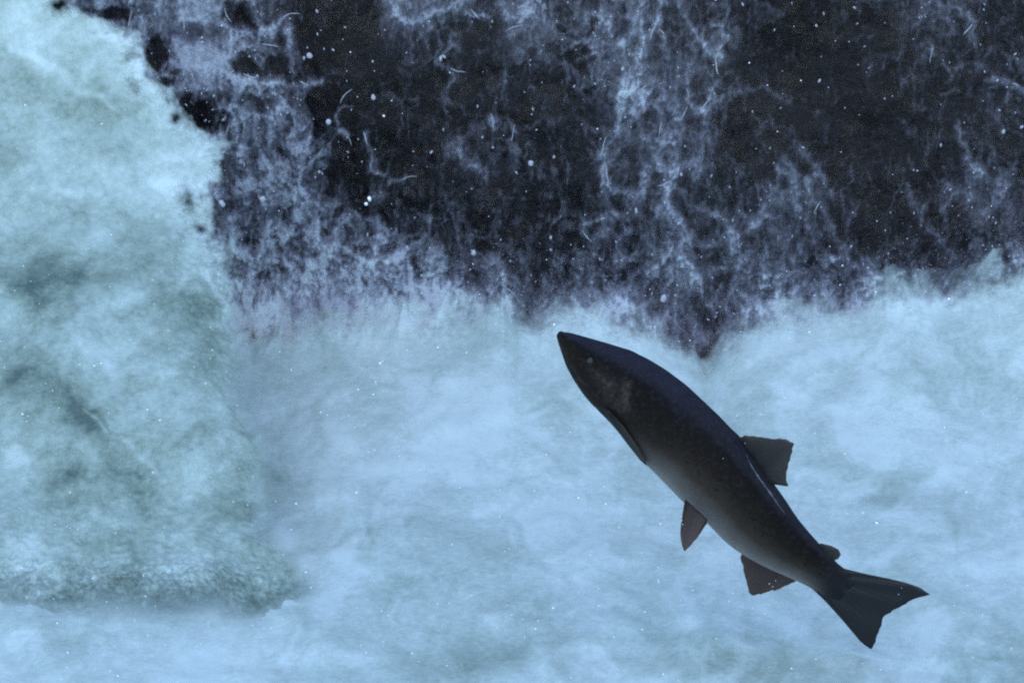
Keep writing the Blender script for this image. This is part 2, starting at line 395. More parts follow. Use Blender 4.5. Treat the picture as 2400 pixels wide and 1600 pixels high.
# ------------------------------------------------------------------ plunge pool: boiling foam with a ragged crest at the fall's foot
cx = np.array([c[0] for c in CREST], float); cy = np.array([c[1] for c in CREST], float)
YC = 8.98
cX, _, cZ = at_y(cx, cy, YC)
xs = spaced(-6, -1.02, 1.02, 6, 0.0025)
ys = spaced(-4, 7.25, 9.06, 9.30, 0.0050)
X, Y = np.meshgrid(xs, ys)
crest = np.interp(X, cX, cZ)
crest = crest + (0.040 * np.clip(ridged(X * 9, Y * 3, 2, 104) - 0.6, 0, 1) + 0.016 * fbm(X * 20, Y * 6, 3, 101) + 0.007 * fbm(X * 60, Y * 20, 3, 102)) * sstep(YC - 0.20, YC - 0.02, Y)
swell = 0.024 * fbm(X * 2.2, Y * 1.5, 2, 111) + 0.030 * np.sqrt(fbm(X * 5 + 0.5 * fbm(X * 4, Y * 3, 2, 116), Y * 3.2, 3, 112, 0.42) ** 2 + 0.02) + 0.002 * fbm(X * 24 + 2 * Y, Y * 14, 2, 113)
fy = np.clip((Y - 8.15) / (YC - 8.15), 0, 1)
back = sstep(YC, YC + 0.10, Y)
Zp = swell * (1 - 0.55 * sstep(0.6, 1, fy)) + crest * fy ** 2.2
Zp = Zp * (1 - back) + (-0.25) * back
Zp = Zp - 0.05 * sstep(7.2, 3, Y)
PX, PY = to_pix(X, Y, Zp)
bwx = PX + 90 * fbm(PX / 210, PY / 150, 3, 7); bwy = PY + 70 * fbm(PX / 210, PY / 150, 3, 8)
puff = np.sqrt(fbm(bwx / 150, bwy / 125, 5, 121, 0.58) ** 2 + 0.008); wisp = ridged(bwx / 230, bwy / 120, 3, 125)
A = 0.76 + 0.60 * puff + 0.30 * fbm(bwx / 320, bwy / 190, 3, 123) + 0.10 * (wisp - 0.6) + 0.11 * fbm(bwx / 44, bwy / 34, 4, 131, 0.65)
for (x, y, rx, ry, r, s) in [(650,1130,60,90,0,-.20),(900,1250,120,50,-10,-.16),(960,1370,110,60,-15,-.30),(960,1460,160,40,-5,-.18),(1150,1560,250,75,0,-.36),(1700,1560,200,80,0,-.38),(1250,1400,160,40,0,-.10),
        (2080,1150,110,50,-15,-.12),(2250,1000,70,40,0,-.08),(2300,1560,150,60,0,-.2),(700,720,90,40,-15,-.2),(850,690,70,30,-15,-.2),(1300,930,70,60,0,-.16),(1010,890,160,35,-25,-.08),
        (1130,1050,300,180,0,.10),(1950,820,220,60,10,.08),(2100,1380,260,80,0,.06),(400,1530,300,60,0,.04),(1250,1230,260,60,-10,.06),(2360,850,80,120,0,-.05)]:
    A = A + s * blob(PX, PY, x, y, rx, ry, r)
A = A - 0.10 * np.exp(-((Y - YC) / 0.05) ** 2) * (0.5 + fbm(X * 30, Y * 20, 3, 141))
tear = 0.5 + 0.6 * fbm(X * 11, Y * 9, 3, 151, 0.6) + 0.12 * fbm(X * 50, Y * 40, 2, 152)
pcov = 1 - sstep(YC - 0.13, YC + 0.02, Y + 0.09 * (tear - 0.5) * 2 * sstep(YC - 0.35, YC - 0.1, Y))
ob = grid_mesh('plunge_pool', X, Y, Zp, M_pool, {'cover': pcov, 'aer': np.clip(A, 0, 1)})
link(ob, kind='structure', label='boiling pale blue foam of the plunge pool', category='water')

# ------------------------------------------------------------------ the cascade on the left: a slope of aerated green water
EDGE = [(-120,60),(0,130),(60,270),(120,330),(180,360),(250,430),(320,490),(385,512),(430,470),(520,500),(580,520),(640,520),(700,535),(800,540),(860,525),(900,535),(960,580),(1010,605),(1080,600),(1150,606),(1230,596),
        (1270,640),(1310,700),(1350,690),(1390,640),(1440,560),(1490,480),(1560,300)]
ey = np.array([e[0] for e in EDGE], float); ex = np.array([e[1] for e in EDGE], float)
# profile of the slope, from the lip down and out to the pool
PR = [(9.12,1.32),(9.02,1.05),(8.98,0.85),(8.93,0.66),(8.84,0.52),(8.68,0.40),(8.45,0.30),(8.2,0.215),(7.95,0.095),(7.76,0.035),(7.66,0.008),(7.55,-0.02),(7.40,-0.06)]
pr = np.array(PR); ds = np.r_[0, np.cumsum(np.hypot(*np.diff(pr, axis=0).T))]
ss = np.r_[np.linspace(0, 0.62, 50)[:-1], np.linspace(0.62, ds[-1], 520)]
k = np.ones(41) / 41
def smooth_prof(v):
    f = np.interp(ss, ds, v); return np.convolve(np.r_[np.full(20, f[0]), f, np.full(20, f[-1])], k, 'valid')
sy, sz = smooth_prof(pr[:, 0]), smooth_prof(pr[:, 1])
tx = np.sin(np.arctan2(np.gradient(sz), -np.gradient(sy)))    # steepness
xs = spaced(-3.2, -1.04, -0.30, -0.28, 0.0024)
X, Ysl = np.meshgrid(xs, sy); _, Zsl = np.meshgrid(xs, sz); Sg = np.meshgrid(xs, ss)[1]
L = fbm(X * 2.5, Sg * 2.0, 3, 201) * 0.022 + fbm(X * 8 + Sg * 2.5, Sg * 5 - X * 2, 3, 202) * 0.013 + fbm(X * 30, Sg * 20, 3, 203) * 0.003
rim = sstep(1.75, 2.05, Sg)
L = L + rim * (0.005 * fbm(X * 75, Sg * 60, 2, 204) + 0.018 * fbm(X * 9, Sg * 7, 3, 206))
PX0, PY0 = to_pix(X, Ysl, Zsl)
up_ = sstep(900, 520, PY0)
eline = np.interp(PY0, ey, ex) + (18 + 44 * up_) * fbm(PX0 / 75, PY0 / 60, 4, 211, 0.6) + (6 + 22 * up_) * fbm(PX0 / 20, PY0 / 22, 3, 212, 0.6)
inside = (eline - PX0)                                        # pixels inside the right border
drop = np.exp(-np.clip(inside, 0, None) / 22.0)
side = 0.18 * np.exp(-np.clip(inside, 0, None) / 70.0) * sstep(1.0, 1.45, Sg)
Z = (Zsl + L * 0.9) * (1 - side) + 0.012 * side
Y = Ysl - L * 0.5 * sstep(0.2, 0.6, Sg)
Z = Z + 0.030 * blob(PX0, PY0, 390, 1440, 170, 110) - 0.030 * blob(PX0, PY0, 660, 1390, 120, 120)
PX, PY = to_pix(X, Y, Z)
soft = 48 + 30 * sstep(1150, 1300, PY0)
cov = sstep(-soft, soft * 0.6, inside)
holes = np.zeros_like(PX)
for (x, y, rx, ry, r, s) in BLOBS:
    if s < 0 and x < 560: holes = holes + s * blob(PX, PY, x, y, rx, ry, r)
cov = np.clip(cov + holes * 1.25 * (1 + 0.6 * fbm(PX / 20, PY / 24, 3, 221)), 0, 1)
cov = cov * sstep(1480, 1310, PY0 + 95 * fbm(PX0 / 110, PY0 / 80, 4, 222, 0.62) + 26 * fbm(PX0 / 12, PY0 / 10, 2, 223) - 34 * blob(PX0, PY0, 390, 1440, 150, 120))
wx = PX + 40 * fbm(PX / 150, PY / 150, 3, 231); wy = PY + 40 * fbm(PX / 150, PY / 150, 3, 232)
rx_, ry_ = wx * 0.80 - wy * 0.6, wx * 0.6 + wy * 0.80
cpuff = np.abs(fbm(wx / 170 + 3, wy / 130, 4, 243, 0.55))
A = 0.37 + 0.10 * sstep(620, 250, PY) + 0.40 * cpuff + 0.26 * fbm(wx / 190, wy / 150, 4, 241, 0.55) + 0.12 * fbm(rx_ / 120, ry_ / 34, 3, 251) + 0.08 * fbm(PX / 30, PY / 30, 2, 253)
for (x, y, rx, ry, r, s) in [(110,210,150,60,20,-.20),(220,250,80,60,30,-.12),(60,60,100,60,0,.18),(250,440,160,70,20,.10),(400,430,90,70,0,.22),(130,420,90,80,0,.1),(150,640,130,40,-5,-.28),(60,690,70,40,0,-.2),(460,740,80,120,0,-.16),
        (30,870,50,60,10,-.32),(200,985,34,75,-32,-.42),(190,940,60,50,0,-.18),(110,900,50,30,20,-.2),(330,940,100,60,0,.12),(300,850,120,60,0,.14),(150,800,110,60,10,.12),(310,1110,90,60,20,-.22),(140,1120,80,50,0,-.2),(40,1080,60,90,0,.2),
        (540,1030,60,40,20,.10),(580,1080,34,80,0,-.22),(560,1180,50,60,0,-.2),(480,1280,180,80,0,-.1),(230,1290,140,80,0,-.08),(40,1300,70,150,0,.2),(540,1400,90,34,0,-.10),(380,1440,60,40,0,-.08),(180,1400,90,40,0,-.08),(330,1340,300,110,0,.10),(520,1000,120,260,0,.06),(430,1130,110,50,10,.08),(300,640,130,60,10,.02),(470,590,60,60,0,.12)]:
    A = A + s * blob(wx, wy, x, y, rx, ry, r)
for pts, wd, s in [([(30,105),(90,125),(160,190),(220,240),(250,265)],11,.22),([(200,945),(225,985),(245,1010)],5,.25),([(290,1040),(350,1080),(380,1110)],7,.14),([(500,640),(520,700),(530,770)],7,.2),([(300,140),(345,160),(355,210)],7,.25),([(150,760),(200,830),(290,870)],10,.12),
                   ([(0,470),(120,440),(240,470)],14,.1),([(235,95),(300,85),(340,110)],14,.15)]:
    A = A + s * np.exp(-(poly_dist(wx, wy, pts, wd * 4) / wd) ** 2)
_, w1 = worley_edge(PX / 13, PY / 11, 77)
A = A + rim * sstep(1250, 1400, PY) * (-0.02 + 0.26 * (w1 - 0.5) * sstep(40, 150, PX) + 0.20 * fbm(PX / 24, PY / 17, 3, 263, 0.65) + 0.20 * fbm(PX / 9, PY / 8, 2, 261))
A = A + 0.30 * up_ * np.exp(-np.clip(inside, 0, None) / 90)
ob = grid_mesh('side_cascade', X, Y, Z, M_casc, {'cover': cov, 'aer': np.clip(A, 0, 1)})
link(ob, kind='structure', label='sloping cascade of greenish aerated water down the left side', category='cascade')

# ------------------------------------------------------------------ spray: drops and torn threads of water
rng = np.random.default_rng(4)
def ico(level):
    import bmesh
    bm = bmesh.new(); bmesh.ops.create_icosphere(bm, subdivisions=level, radius=1.0)
    v = np.array([x.co[:] for x in bm.verts]); f = np.array([[y.index for y in x.verts] for x in bm.faces]); bm.free()
    return v, f
IV1, IF1 = ico(1); IV2, IF2 = ico(2)

def drops_mesh(name, P, R, stretch, mat, lv=2):
    iv, jf = {0: lambda: (OV, OF), 1: lambda: (IV1, IF1), 2: lambda: (IV2, IF2)}[lv]()
    n = len(P); V = np.repeat(iv[None], n, 0) * R[:, None, None]
    V[:, :, 2] *= stretch[:, None]
    V *= 1 + 0.16 * np.sin(V[:, :, [2, 0, 1]] / R[:, None, None] * 2.3 + rng.uniform(0, 6, (n, 1, 3)))
    ang = rng.normal(0, 0.5, n); c, s = np.cos(ang)[:, None], np.sin(ang)[:, None]
    x, z = V[:, :, 0].copy(), V[:, :, 2].copy(); V[:, :, 0] = x * c - z * s; V[:, :, 2] = x * s + z * c
    V += P[:, None, :]
    F = (jf[None] + (np.arange(n) * len(iv))[:, None, None]).reshape(-1, 3)
    me = bpy.data.meshes.new(name); co = V.reshape(-1, 3).astype(np.float32)
    me.vertices.add(len(co)); me.vertices.foreach_set('co', co.ravel())
    me.loops.add(F.size); me.loops.foreach_set('vertex_index', F.ravel().astype(np.int32))
    me.polygons.add(len(F)); me.polygons.foreach_set('loop_start', np.arange(0, F.size, 3, dtype=np.int32))
    me.polygons.foreach_set('use_smooth', np.ones(len(F), bool)); me.update(calc_edges=True); me.materials.append(mat)
    return bpy.data.objects.new(name, me)

# drops gather where the curtain is torn
N = 26000
qx = rng.uniform(-150, 2550, N); qy = rng.uniform(-120, 760, N)
cv = fall_cover(qx, qy)
pr_ = 0.05 + 0.5 * np.exp(-((cv - 0.3) / 0.2) ** 2) + 0.5 * blob(qx, qy, 600, 300, 220, 330)
pr_ *= 0.35 + 0.65 * sstep(-0.3, 0.35, fbm(qx / 60, qy / 90, 2, 300))
keep = (rng.uniform(0, 1, N) < pr_ * 0.15) & (cv < 0.8)
qx, qy = qx[keep], qy[keep]
px_, py__, pz__ = at_y(qx, qy, YW - 0.07)
P = np.stack([px_, py__ - rng.uniform(0, 0.16, len(qx)), pz__], -1)
R = 0.0006 + 0.0009 * rng.lognormal(-0.3, 0.6, len(qx)); R = np.minimum(R, 0.0036)
link(drops_mesh('spray', P, R, rng.uniform(1.0, 2.4, len(qx)), M_spray, 1), kind='stuff', label='white drops of spray thrown off the falling water', category='spray')

# the finest spray, hanging over the crest of the foam
N = 16000
qx = rng.uniform(-100, 2500, N); cl = np.interp(qx, cx, cy)
qy = cl + 25 - np.abs(rng.normal(0, 1, N)) * (60 + 60 * blob(qx, cl, 780, 730, 260, 200))
dens = 0.15 + 0.55 * sstep(-0.1, 0.5, fbm(qx / 70, qy / 60, 3, 310)) + 0.35 * blob(qx, qy, 750, 620, 300, 140)
keep = rng.uniform(0, 1, N) < dens * 0.75
qx, qy = qx[keep], qy[keep]
px_, py__, pz__ = at_y(qx, qy, YC)
P = np.stack([px_, py__ - rng.uniform(-0.03, 0.10, len(qx)), pz__], -1)
OV = np.array([(1,0,0),(-1,0,0),(0,1,0),(0,-1,0),(0,0,1),(0,0,-1)], float); OF = np.array([(0,2,4),(2,1,4),(1,3,4),(3,0,4),(2,0,5),(1,2,5),(3,1,5),(0,3,5)])
link(drops_mesh('mist', P, rng.uniform(0.0004, 0.0010, len(qx)), rng.uniform(0.8, 1.6, len(qx)), M_spray, 0), kind='stuff', label='fine mist of drops over the foam crest at the foot of the fall', category='mist')

# torn threads: little tubes that follow the strands, drooping and pinched
V = []; F = []
def tube(pts, rad, y0):
    pts = np.array(pts, float); n = len(pts); base = len(V)
    x, y, z = at_y(pts[:, 0], pts[:, 1], y0)
    C3 = np.stack([x, y, z], -1); C3[:, 1] += 0.012 * fbm(pts[:, 0] / 30, pts[:, 1] / 30, 2, 8)
    T = np.gradient(C3, axis=0); T /= np.linalg.norm(T, axis=1)[:, None] + 1e-9
    A1 = np.cross(T, (0, 1, 0)); A1 /= np.linalg.norm(A1, axis=1)[:, None] + 1e-9; A2 = np.cross(T, A1)
    for i in range(n):
        for k in range(6):
            a = k * math.pi / 3; V.append(C3[i] + rad[i] * (A1[i] * math.cos(a) + A2[i] * math.sin(a)))
    for i in range(n - 1):
        for k in range(6):
            a, b2 = base + i * 6 + k, base + i * 6 + (k + 1) % 6
            F.append((a, b2, b2 + 6, a + 6))
    F.append(tuple(base + k for k in range(5, -1, -1))); F.append(tuple(base + (n - 1) * 6 + k for k in range(6)))
def thread(p0, ang, length, r, y0):
    n = max(6, int(length / 6)); p = [np.array(p0, float)]; a = ang
    for i in range(n):
        a += rng.normal(0, 0.10); a += 0.05 * (math.pi / 2 - a)
        p.append(p[-1] + length / n * np.array([math.cos(a), math.sin(a)]))
    tt = np.linspace(0, 1, n + 1)
    rad = r * (0.25 + 0.75 * np.sin(math.pi * tt) ** 0.6) * (0.7 + 0.5 * rng.uniform(size=n + 1))
    tube(p, rad, y0)
for pts, wd, s in STR:
    if s < 0.28: continue
    L_ = sum(math.dist(a, b) for a, b in zip(pts[:-1], pts[1:]))
    for _ in range(max(1, int(L_ / 140))):
        i = rng.integers(0, len(pts) - 1); f = rng.uniform()
        q = [pts[i][j] * (1 - f) + pts[i + 1][j] * f + rng.normal(0, wd * 0.8) for j in (0, 1)]
        ang = math.atan2(pts[i + 1][1] - pts[i][1], pts[i + 1][0] - pts[i][0]) + rng.normal(0, 0.5)
        thread(q, ang, rng.uniform(12, 50), rng.uniform(0.0006, 0.0013), YW - rng.uniform(0.06, 0.13))
for _ in range(0):
    q = (rng.uniform(300, 2420), rng.uniform(-40, 640))
    if rng.uniform() > 0.25 + 1.1 * abs(perlin(np.array([q[0] / 120]), np.array([q[1] / 120]), 5)[0]): continue
    thread(q, math.pi / 2 + rng.normal(0, 0.7), rng.uniform(10, 42), rng.uniform(0.0006, 0.0014), YW - rng.uniform(0.06, 0.14))
link(mesh_obj('water_threads', V, F, M_spray), kind='stuff', label='thin torn threads of white water in front of the dark fall', category='spray')

# tiny glinting drops in the air all over
n = 620
qx = rng.uniform(-100, 2500, n); qy = rng.uniform(-50, 1650, n)
dep = np.where(qy < 700, rng.uniform(8.3, 8.9, n), rng.uniform(7.0, 7.5, n))
far_ = poly_dist(qx, qy, [(1310,790),(1950,1360),(2100,1440)], 2000) > 130; qx, qy, dep = qx[far_], qy[far_], dep[far_]; far_ = (qy > 640) | (rng.uniform(size=len(qx)) < 0.35); qx, qy, dep = qx[far_], qy[far_], dep[far_]; n = len(qx)
dx, dy, dz = pix_ray(qx, qy)
P = np.stack([dx * dep, dy * dep, CAM_H + dz * dep], -1)
R = 0.0007 + 0.0006 * rng.lognormal(-0.3, 0.55, n)
bx_ = np.array([(1597,1210),(1600,1228),(1803,1367),(1811,1374),(1818,1360),(2113,1377),(2106,1392),(1695,1074),(1746,1038),(1822,1025),(1598,1219)], float)    # beads on the fish and its fins
dx, dy, dz = pix_ray(bx_[:, 0], bx_[:, 1]); P = np.r_[P, np.stack([dx, dy, dz], -1) * 7.86 + [0, 0, CAM_H]]; R = np.r_[R, rng.uniform(0.0006, 0.0010, len(bx_))]; n = len(P)
link(drops_mesh('glinting_droplets', P, np.minimum(R, 0.0026), np.ones(n), M_glint, 1), kind='stuff', label='tiny glinting water drops scattered in the air', category='droplets')

# the few drops large enough to be picked out one by one
for (x, y, r, st, glint, lab) in [
    (520, 477, 9, 1.0, 0, 'round white water drop in the dark gap right of the side cascade'),
    (616, 466, 8, 1.0, 0, 'small round white drop just right of the dark gap beside the cascade'),
    (1244, 383, 8, 1.0, 0, 'pale round drop in front of the dark middle of the fall'),
    (1555, 699, 9, 1.0, 0, 'round white drop low in front of the fall, above the fish head'),
    (866, 466, 6, 1.0, 1, 'bright glinting drop at the lower tip of the black gap'),
    (858, 478, 5, 1.0, 1, 'lower drop of the bright glinting pair at the black gap'),
    (725, 131, 9, 0.7, 0, 'pale oval drop flying right of the upper left lace'),
    (770, 286, 7, 1.0, 0, 'pale drop at the edge of the lace, left of the black gap'),
    (875, 228, 6, 1.5, 0, 'small pale drop falling through the upper black gap'),
    (2055, 1225, 5, 0.8, 1, 'bright glinting drop right of the fish, below its dorsal fin'),
    (1356, 1166, 5, 0.7, 1, 'bright glinting drop left of the fish belly'),
    (1299, 760, 4, 0.8, 1, 'tiny bright drop just above the fish snout'),
    (1110, 592, 7, 1.0, 0, 'pale drop above the foam crest in the middle of the fall')]:
    if glint: dd = 7.75
    else: dd = 8.75 / cp * 0.985
    dx, dy, dz = pix_ray(x, y)
    loc = np.array([dx * dd, dy * dd, CAM_H + dz * dd]); rr = r * WF / 2400 * dd
    o = drops_mesh('water_droplet', np.zeros((1, 3)), np.array([rr * 0.85]), np.array([st * 1.15]), M_glint if glint else M_spray, 2)
    o.location = loc; link(o, label=lab, category='droplet', group='drops that stand out in the spray')

# ------------------------------------------------------------------ the leaping fish
PXM = WF * 8.0 / 2400                          # metres per photo pixel at the fish
O = (1660.0, 1110.0)
AX = np.array([.745, .667]); NX = np.array([.667, -.745])        # along the body, towards the back (photo axes, y down)
PHI = math.radians(30); TPHI = math.tan(PHI)
def sn(p): d = np.array([p[0] - 1308.0, p[1] - 784.0]); return d @ AX, d @ NX
BACK = [(1306,792),(1309,783),(1319,777.5),(1339,780),(1377,791),(1424,804.5),(1477,821),(1518,841),(1559,866),(1606,901),(1641,933.6),(1685,975),(1712,1004),(1735,1024),(1772,1076),(1808,1127),(1837,1167),(1867,1213),(1898,1250),(1918,1272),(1945,1302),(1968,1325),(1990,1338),(2012,1350)]
BELLY = [(1306,792),(1308,802),(1316,825),(1327,857),(1345,890),(1368.5,925),(1395,954),(1430,989),(1451,1013),(1477,1048),(1500,1075),(1531,1103),(1576,1149),(1602,1176),(1659,1225.5),(1699,1268),(1726.5,1290),(1760,1311),(1800,1332),(1864,1360),(1890,1372),(1907,1380),(1930,1400)]
bs, bn = np.array([sn(p) for p in BACK]).T; vs, vn = np.array([sn(p) for p in BELLY]).T
o1 = np.argsort(bs); o2 = np.argsort(vs); bs, bn, vs, vn = bs[o1], bn[o1], vs[o2], vn[o2]
S0 = max(bs[0], vs[0]); S1 = 905.0
def prof(s):
    t_ = np.interp(s, bs, bn); b_ = np.interp(s, vs, vn); return t_, b_
NS, NTH = 200, 112
u = np.linspace(0, 1, NS); st = S0 + 1.0 + (S1 - S0 - 1) * (u ** 1.35)
tb, bb = prof(st)
kk = np.array([1, 2, 3, 2, 1]) / 9.0
def sm(a):
    r = np.convolve(np.r_[a[0], a[0], a, a[-1], a[-1]], kk, 'valid'); r[:3] = a[:3]; return r
tb, bb = sm(sm(tb)), sm(sm(bb))
cen = (tb + bb) / 2; hw = np.maximum((tb - bb) / 2, 1.0)
fat = np.interp(st, [0, 60, 250, 500, 760, 905], [.80, .72, .64, .62, .42, .07])     # thickness over height
aa = hw / np.sqrt(math.cos(PHI) ** 2 + (fat * math.sin(PHI)) ** 2); bb2 = aa * fat
cap = np.radians([84, 70, 54, 38, 20]); sc_ = np.cos(cap)                                  # rounded snout
st = np.r_[st[0] - 8 * np.sin(cap), st]; cen = np.r_[cen[0] * sc_ ** 0 + (1 - sc_) * 2.0, cen]; aa = np.r_[aa[0] * sc_, aa]; bb2 = np.r_[bb2[0] * sc_, bb2]; NS = len(st)
def fish_pt(s, n, y):                          # photo-plane fish coordinates -> local metres
    p = np.array([1308.0, 784.0])[:, None] + AX[:, None] * np.ravel(s) + NX[:, None] * np.ravel(n)
    return np.stack([(p[0] - O[0]) * PXM, np.ravel(y) * PXM, -(p[1] - O[1]) * PXM], -1)
def body_at(s):
    return np.interp(s, st, cen), np.interp(s, st, aa), np.interp(s, st, bb2)
def skin_y(s, n):                              # nearer skin of the body at a photo point
    c, a, b_ = body_at(s); th = np.linspace(0, 2 * math.pi, 721)
    nn = a * np.cos(th) * math.cos(PHI) - b_ * np.sin(th) * math.sin(PHI); yy = -a * np.cos(th) * math.sin(PHI) - b_ * np.sin(th) * math.cos(PHI)
    d = np.abs(nn - (n - c)); m = d < max(3.0, d.min() + 1.5)
    return yy[m].min()
def sag_y(s, n): return -(n - body_at(s)[0]) * TPHI

fish = bpy.data.objects.new('salmon', None)
dx, dy, dz = pix_ray(*O)
fish.location = (float(dx * 8), float(dy * 8), float(CAM_H + dz * 8)); fish.rotation_euler = (-PITCH, 0, 0)
fish.empty_display_size = 0.1
link(fish, label='dark salmon leaping up and left in front of the white foam', category='fish')

# --- skin and fin materials
t = NT('fish_skin'); p = t.pos()
dor, alo, gil = t.attr('dorsal'), t.attr('along'), t.attr('gill')
spk = t.noise(140, 3, 0.6, p); big = t.noise(26, 4, 0.6, p)
d2 = t.math('ADD', dor, t.math('MULTIPLY', t.math('SUBTRACT', big, 0.5), 0.16), clamp=True)
aft = t.ramp(d2, [(0.05, (0.25, 0.235, 0.222)), (0.22, (0.125, 0.113, 0.104)), (0.44, (0.040, 0.032, 0.026)), (0.65, (0.014, 0.0105, 0.008)), (0.88, (0.006, 0.0055, 0.006)), (0.94, (0.013, 0.013, 0.018)), (1.0, (0.017, 0.0175, 0.025))])
fore = t.ramp(d2, [(0.06, (0.016, 0.014, 0.013)), (0.30, (0.015, 0.0115, 0.0095)), (0.60, (0.009, 0.007, 0.0055)), (0.82, (0.005, 0.0045, 0.0055)), (0.90, (0.013, 0.0135, 0.022)), (1.0, (0.018, 0.019, 0.031))])
col = t.mixc(alo, fore, aft); col = t.mixc(t.attr('tail'), col, (0.016, 0.0155, 0.018))
vor = t.n('ShaderNodeTexVoronoi'); vor.inputs['Scale'].default_value = 62; t.l(p, vor.inputs['Vector'])
spots = t.math('MULTIPLY', t.math('LESS_THAN', vor.outputs['Distance'], 0.20), t.math('GREATER_THAN', dor, 0.5))
col = t.mixc(t.math('MULTIPLY', spots, 0.55), col, (0.006, 0.006, 0.007))
col = t.mixc(t.math('MULTIPLY', gil, t.math('SUBTRACT', t.math('MULTIPLY', spk, 2.2), 0.5, clamp=True), clamp=True), col, (0.070, 0.062, 0.057))
col = t.mixc(t.math('MULTIPLY', t.math('SUBTRACT', spk, 0.5), 0.5, clamp=True), col, (0.10, 0.092, 0.088))
b = t.n('ShaderNodeBsdfPrincipled', Roughness=0.45); t.l(col, b.inputs['Base Color']); b.inputs['IOR'].default_value = 1.36; b.inputs['Specular IOR Level'].default_value = 0.11
sc = t.n('ShaderNodeTexVoronoi'); sc.inputs['Scale'].default_value = 260; t.l(p, sc.inputs['Vector'])
t.l(t.bump(t.math('ADD', sc.outputs['Distance'], t.math('MULTIPLY', spk, 0.8)), 0.6, 0.0014), b.inputs['Normal'])
t.l(b.outputs[0], t.out.inputs[0]); M_skin = t.m

def fin_mat(name, c0, c1, trans):
    t = NT(name); p = t.pos()
    v = t.attr('fin_v'); col = t.mixc(v, c0, c1); col = t.mixc(t.math('MULTIPLY', t.noise(180, 3, 0.6, p), 0.5), col, (0.012, 0.012, 0.014))
    b = t.n('ShaderNodeBsdfPrincipled', Roughness=0.42); t.l(col, b.inputs['Base Color'])
    tl = t.n('ShaderNodeBsdfTranslucent'); t.l(col, tl.inputs[0])
    mx = t.n('ShaderNodeMixShader'); mx.inputs[0].default_value = trans
    t.l(b.outputs[0], mx.inputs[1]); t.l(tl.outputs[0], mx.inputs[2]); t.l(mx.outputs[0], t.out.inputs[0]); return t.m
M_fin = fin_mat('fin_dark', (0.012, 0.011, 0.011), (0.095, 0.078, 0.070), 0.45)
M_finb = fin_mat('fin_brown', (0.085, 0.060, 0.052), (0.17, 0.115, 0.098), 0.5)
M_tail = fin_mat('tail_dark', (0.015, 0.0145, 0.016), (0.020, 0.018, 0.020), 0.3)

# --- body: one continuous skin from snout to tail root
th = np.linspace(0, 2 * math.pi, NTH + 1)[:-1]
TH, SS = np.meshgrid(th, st); CEN = cen[:, None]; AA = aa[:, None]; BB = bb2[:, None]
ex_ = np.where(np.cos(TH) > 0, 1.0, 0.95)
ca = np.sign(np.cos(TH)) * np.abs(np.cos(TH)) ** ex_; sa = np.sign(np.sin(TH)) * np.abs(np.sin(TH)) ** 0.95
near = np.sin(TH) > 0
# relief: gill cover edge, jaw groove
gs = 168 + 26 * np.cos((TH - math.pi / 2) * 1.0) * near + 0
gd = SS - gs
relief = 0.026 * np.exp(-((gd + 14) / 16) ** 2) - 0.030 * np.exp(-((gd - 5) / 6) ** 2)
relief = relief * np.clip(np.abs(np.sin(TH)) * 1.6 - 0.35, 0, 1)
jaw_th = math.pi * 0.80; jw = np.minimum(np.abs(TH - jaw_th), np.abs(2 * math.pi - TH - jaw_th))
relief = relief - 0.06 * np.exp(-(jw / 0.07) ** 2) * sstep(110, 70, SS)
RA, RB = AA * (1 + relief), BB * (1 + relief)
nn = CEN + RA * ca * math.cos(PHI) - RB * sa * math.sin(PHI)
yy = -RA * ca * math.sin(PHI) - RB * sa * math.cos(PHI)
Vb = fish_pt(SS, nn, yy)
dors = (1 + np.cos(TH)) / 2
along = sstep(250, 440, SS + 30 * np.cos(TH * 2 + 1))
pxv = O[0] + Vb[:, 0].reshape(SS.shape) / PXM; pyv = O[1] - Vb[:, 2].reshape(SS.shape) / PXM
gill = 0
for (x, y, rx, ry, r, k_) in [(1424,905,17,30,-25,.75),(1464,925,12,34,-8,.95),(1446,948,34,16,30,.5),(1402,884,14,18,-25,.4),(1475,898,7,10,0,.6),(1380,862,8,14,-30,.3)]:
    gill = gill + k_ * blob(pxv, pyv, x, y, rx, ry, r)
gill = gill + 0.30 * np.exp(-(poly_dist(pxv, pyv, [(1313,806),(1324,832),(1338,858),(1356,884),(1376,905)], 30) / 4) ** 2)
gill = gill * near
Fb = []
for i in range(NS - 1):
    for j in range(NTH):
        a_, b_ = i * NTH + j, i * NTH + (j + 1) % NTH; Fb.append((a_, a_ + NTH, b_ + NTH, b_))
Fb.append(tuple(range(NTH))); Fb.append(tuple((NS - 1) * NTH + j for j in range(NTH - 1, -1, -1)))
body = mesh_obj('body', Vb, Fb, M_skin)
for k_, v_ in (('dorsal', dors), ('along', along), ('gill', np.clip(gill, 0, 1)), ('tail', sstep(790, 895, SS + 25 * dors))):
    at_ = body.data.attributes.new(k_, 'FLOAT', 'POINT'); at_.data.foreach_set('value', v_.astype(np.float32).ravel())
link(body, fish)

def resample(pts, n):
    pts = np.array(pts, float); d = np.r_[0, np.cumsum(np.linalg.norm(np.diff(pts, axis=0), axis=1))]
    q = np.linspace(0, d[-1], n); return np.stack([np.interp(q, d, pts[:, k]) for k in range(pts.shape[1])], -1)

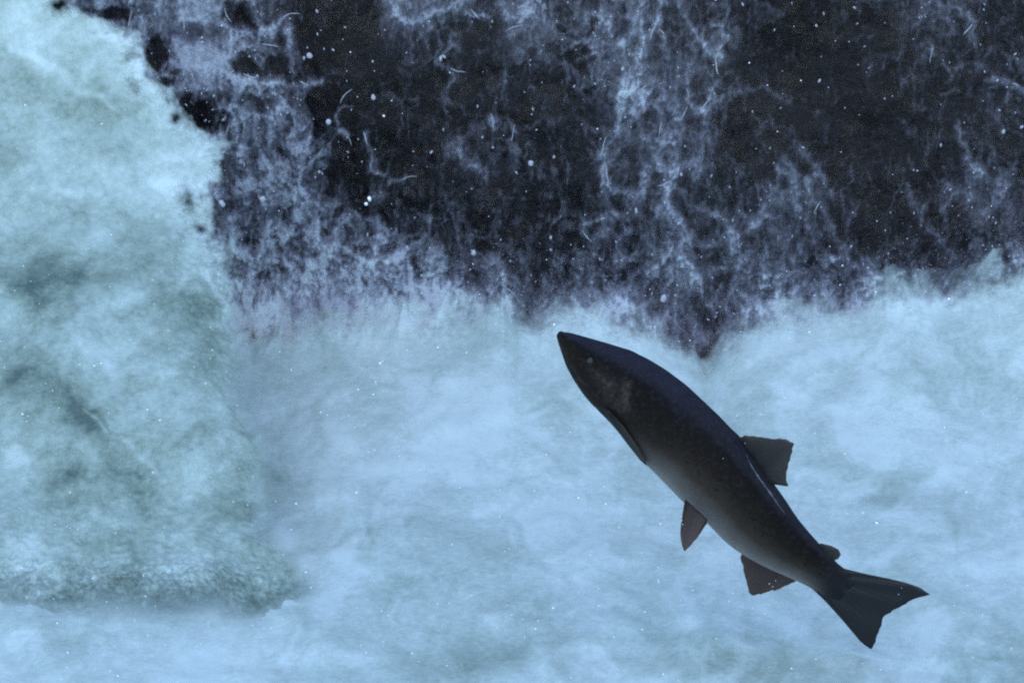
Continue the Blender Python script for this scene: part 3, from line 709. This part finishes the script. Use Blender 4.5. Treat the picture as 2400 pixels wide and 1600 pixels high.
def fin(name, base, edge, rays, mat, yfun, thick=4.5, rag=3.0, seed=0, label=None, exact=False):
    per = 4; nu = rays * per + 1; nv = 12; r = np.random.default_rng(seed)
    B, E = resample(base, nu), (resample(edge, nu))
    rr = np.repeat(r.normal(0, rag, rays + 1), per)[:nu]; rr = rr + 0.6 * rag * np.cos(np.arange(nu) / per * 2 * math.pi)
    dirv = E - B; ln = np.linalg.norm(dirv, axis=1)[:, None] + 1e-6; E = E + dirv / ln * np.minimum(rr[:, None], ln * 0.2)
    Vv = []; att = []
    for side in (-1, 1):
        for i in range(nu):
            for j in range(nv):
                v = j / (nv - 1); p_ = B[i] * (1 - v) + E[i] * v
                s_, n_ = sn(p_)
                T_ = thick * (1 - 0.85 * v) * (0.92 + 0.08 * math.cos(i / per * 2 * math.pi)) * min(1, 0.4 + min(i, nu - 1 - i) / 3)
                y_ = yfun(s_, n_, v, i / (nu - 1)) + side * max(T_, 0.5) * 0.5 + 1.2 * math.sin(v * 5 + i * 0.35)
                Vv.append(fish_pt(s_, n_, y_)[0]); att.append(v)
    Ff = []; off = nu * nv
    for i in range(nu - 1):
        for j in range(nv - 1):
            a_ = i * nv + j; Ff.append((a_, a_ + 1, a_ + nv + 1, a_ + nv)); c_ = off + a_; Ff.append((c_, c_ + nv, c_ + nv + 1, c_ + 1))
    ring = [i * nv for i in range(nu)] + [(nu - 1) * nv + j for j in range(1, nv)] + [i * nv + nv - 1 for i in range(nu - 2, -1, -1)] + [j for j in range(nv - 2, 0, -1)]
    for a_, b_ in zip(ring, ring[1:] + ring[:1]): Ff.append((a_, b_, b_ + off, a_ + off))
    o = mesh_obj(name, Vv, Ff, mat)
    at_ = o.data.attributes.new('fin_v', 'FLOAT', 'POINT'); at_.data.foreach_set('value', np.array(att, np.float32))
    link(o, fish)
    if label: o['label'] = label
    return o
sag = lambda s, n, v, u_: sag_y(s, n)
def ridge(p0, p1, k=8):                        # base line sunk a little into the body
    return [tuple(np.array(p0) * (1 - f) + np.array(p1) * f) for f in np.linspace(0, 1, k)]
fin('dorsal_fin', [(1722,1030),(1745,1062),(1772,1098),(1798,1135)], [(1742,1019),(1790,1024),(1834,1027),(1856,1037),(1851,1055),(1843,1085),(1838,1112),(1843,1138),(1810,1133)], 13, M_fin, sag, 6, 1.5, 1)
fin('adipose_fin', [(1912,1275),(1925,1290),(1940,1308)], [(1922,1271),(1948,1277),(1964,1286),(1969,1297),(1965,1308),(1952,1313)], 4, M_fin, sag, 9, 0.6, 2)
fin('anal_fin', [(1744,1290),(1775,1310),(1815,1332),(1868,1354)], [(1738,1306),(1743,1330),(1751,1360),(1760,1394),(1769,1400),(1788,1395),(1812,1386),(1837,1377),(1866,1364)], 12, M_finb, sag, 6, 0.9, 3)
pel = lambda s, n, v, u_: -22 - 26 * v
fin('pelvic_fin', [(1606,1168),(1622,1184),(1640,1200),(1657,1216)], [(1601,1182),(1596,1215),(1593,1248),(1596,1278),(1603,1290),(1618,1275),(1634,1256),(1655,1225)], 9, M_finb, pel, 6, 0.9, 4)
pec = lambda s, n, v, u_: skin_y(s, n + 6) - 5
fin('pectoral_fin', [(1408,952),(1418,958),(1428,962)], [(1440,1000),(1470,1040),(1500,1078),(1516,1092),(1512,1078),(1490,1040),(1462,1000)], 7, M_fin, pec, 6, 1.0, 5)
fin('tail_fin', [(1946,1318),(1934,1332),(1918,1348),(1900,1362),(1886,1368)],
    [(1978,1332),(1995,1337),(2020,1341),(2066,1350),(2112,1360),(2149,1372),(2174,1389),(2137,1401),(2100,1424),(2068,1443),(2066,1458),(2060,1475),(2054,1500),(2044,1524),(2020,1506),(1977,1455),(1943,1417),(1918,1391),(1904,1379)], 30, M_tail, sag, 12, 1.0, 6)

# --- eye, gill cover
es, en = sn((1384, 846)); ey_ = skin_y(es, en)
bm_v, bm_f = IV2.copy(), IF2
ec = fish_pt(es, en, ey_ + 4)[0]
t = NT('fish_eye'); b = t.n('ShaderNodeBsdfPrincipled', Roughness=0.08); b.inputs['Base Color'].default_value = (0.006, 0.006, 0.007, 1); t.l(b.outputs[0], t.out.inputs[0])
eye = mesh_obj('eye', bm_v * np.array([10, 6, 10]) * PXM + ec, [tuple(f) for f in bm_f], t.m); link(eye, fish)

# --- wet highlight along the foot of the dorsal fin, painted as a pale raised strip
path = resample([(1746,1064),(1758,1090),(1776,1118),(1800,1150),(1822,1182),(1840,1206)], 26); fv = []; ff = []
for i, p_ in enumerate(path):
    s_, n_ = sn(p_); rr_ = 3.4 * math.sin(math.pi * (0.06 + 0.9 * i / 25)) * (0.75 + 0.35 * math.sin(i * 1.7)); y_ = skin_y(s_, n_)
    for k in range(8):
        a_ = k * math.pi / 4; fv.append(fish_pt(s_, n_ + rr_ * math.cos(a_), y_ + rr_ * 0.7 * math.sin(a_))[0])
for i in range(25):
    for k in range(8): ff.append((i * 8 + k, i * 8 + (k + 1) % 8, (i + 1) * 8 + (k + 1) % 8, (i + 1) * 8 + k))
t = NT('painted_sheen'); b = t.n('ShaderNodeBsdfPrincipled', Roughness=0.3)
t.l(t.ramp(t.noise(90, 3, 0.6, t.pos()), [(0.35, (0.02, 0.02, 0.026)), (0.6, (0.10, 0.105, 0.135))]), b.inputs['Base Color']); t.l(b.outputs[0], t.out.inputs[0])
link(mesh_obj('sheen_strip', fv, ff, t.m), fish)
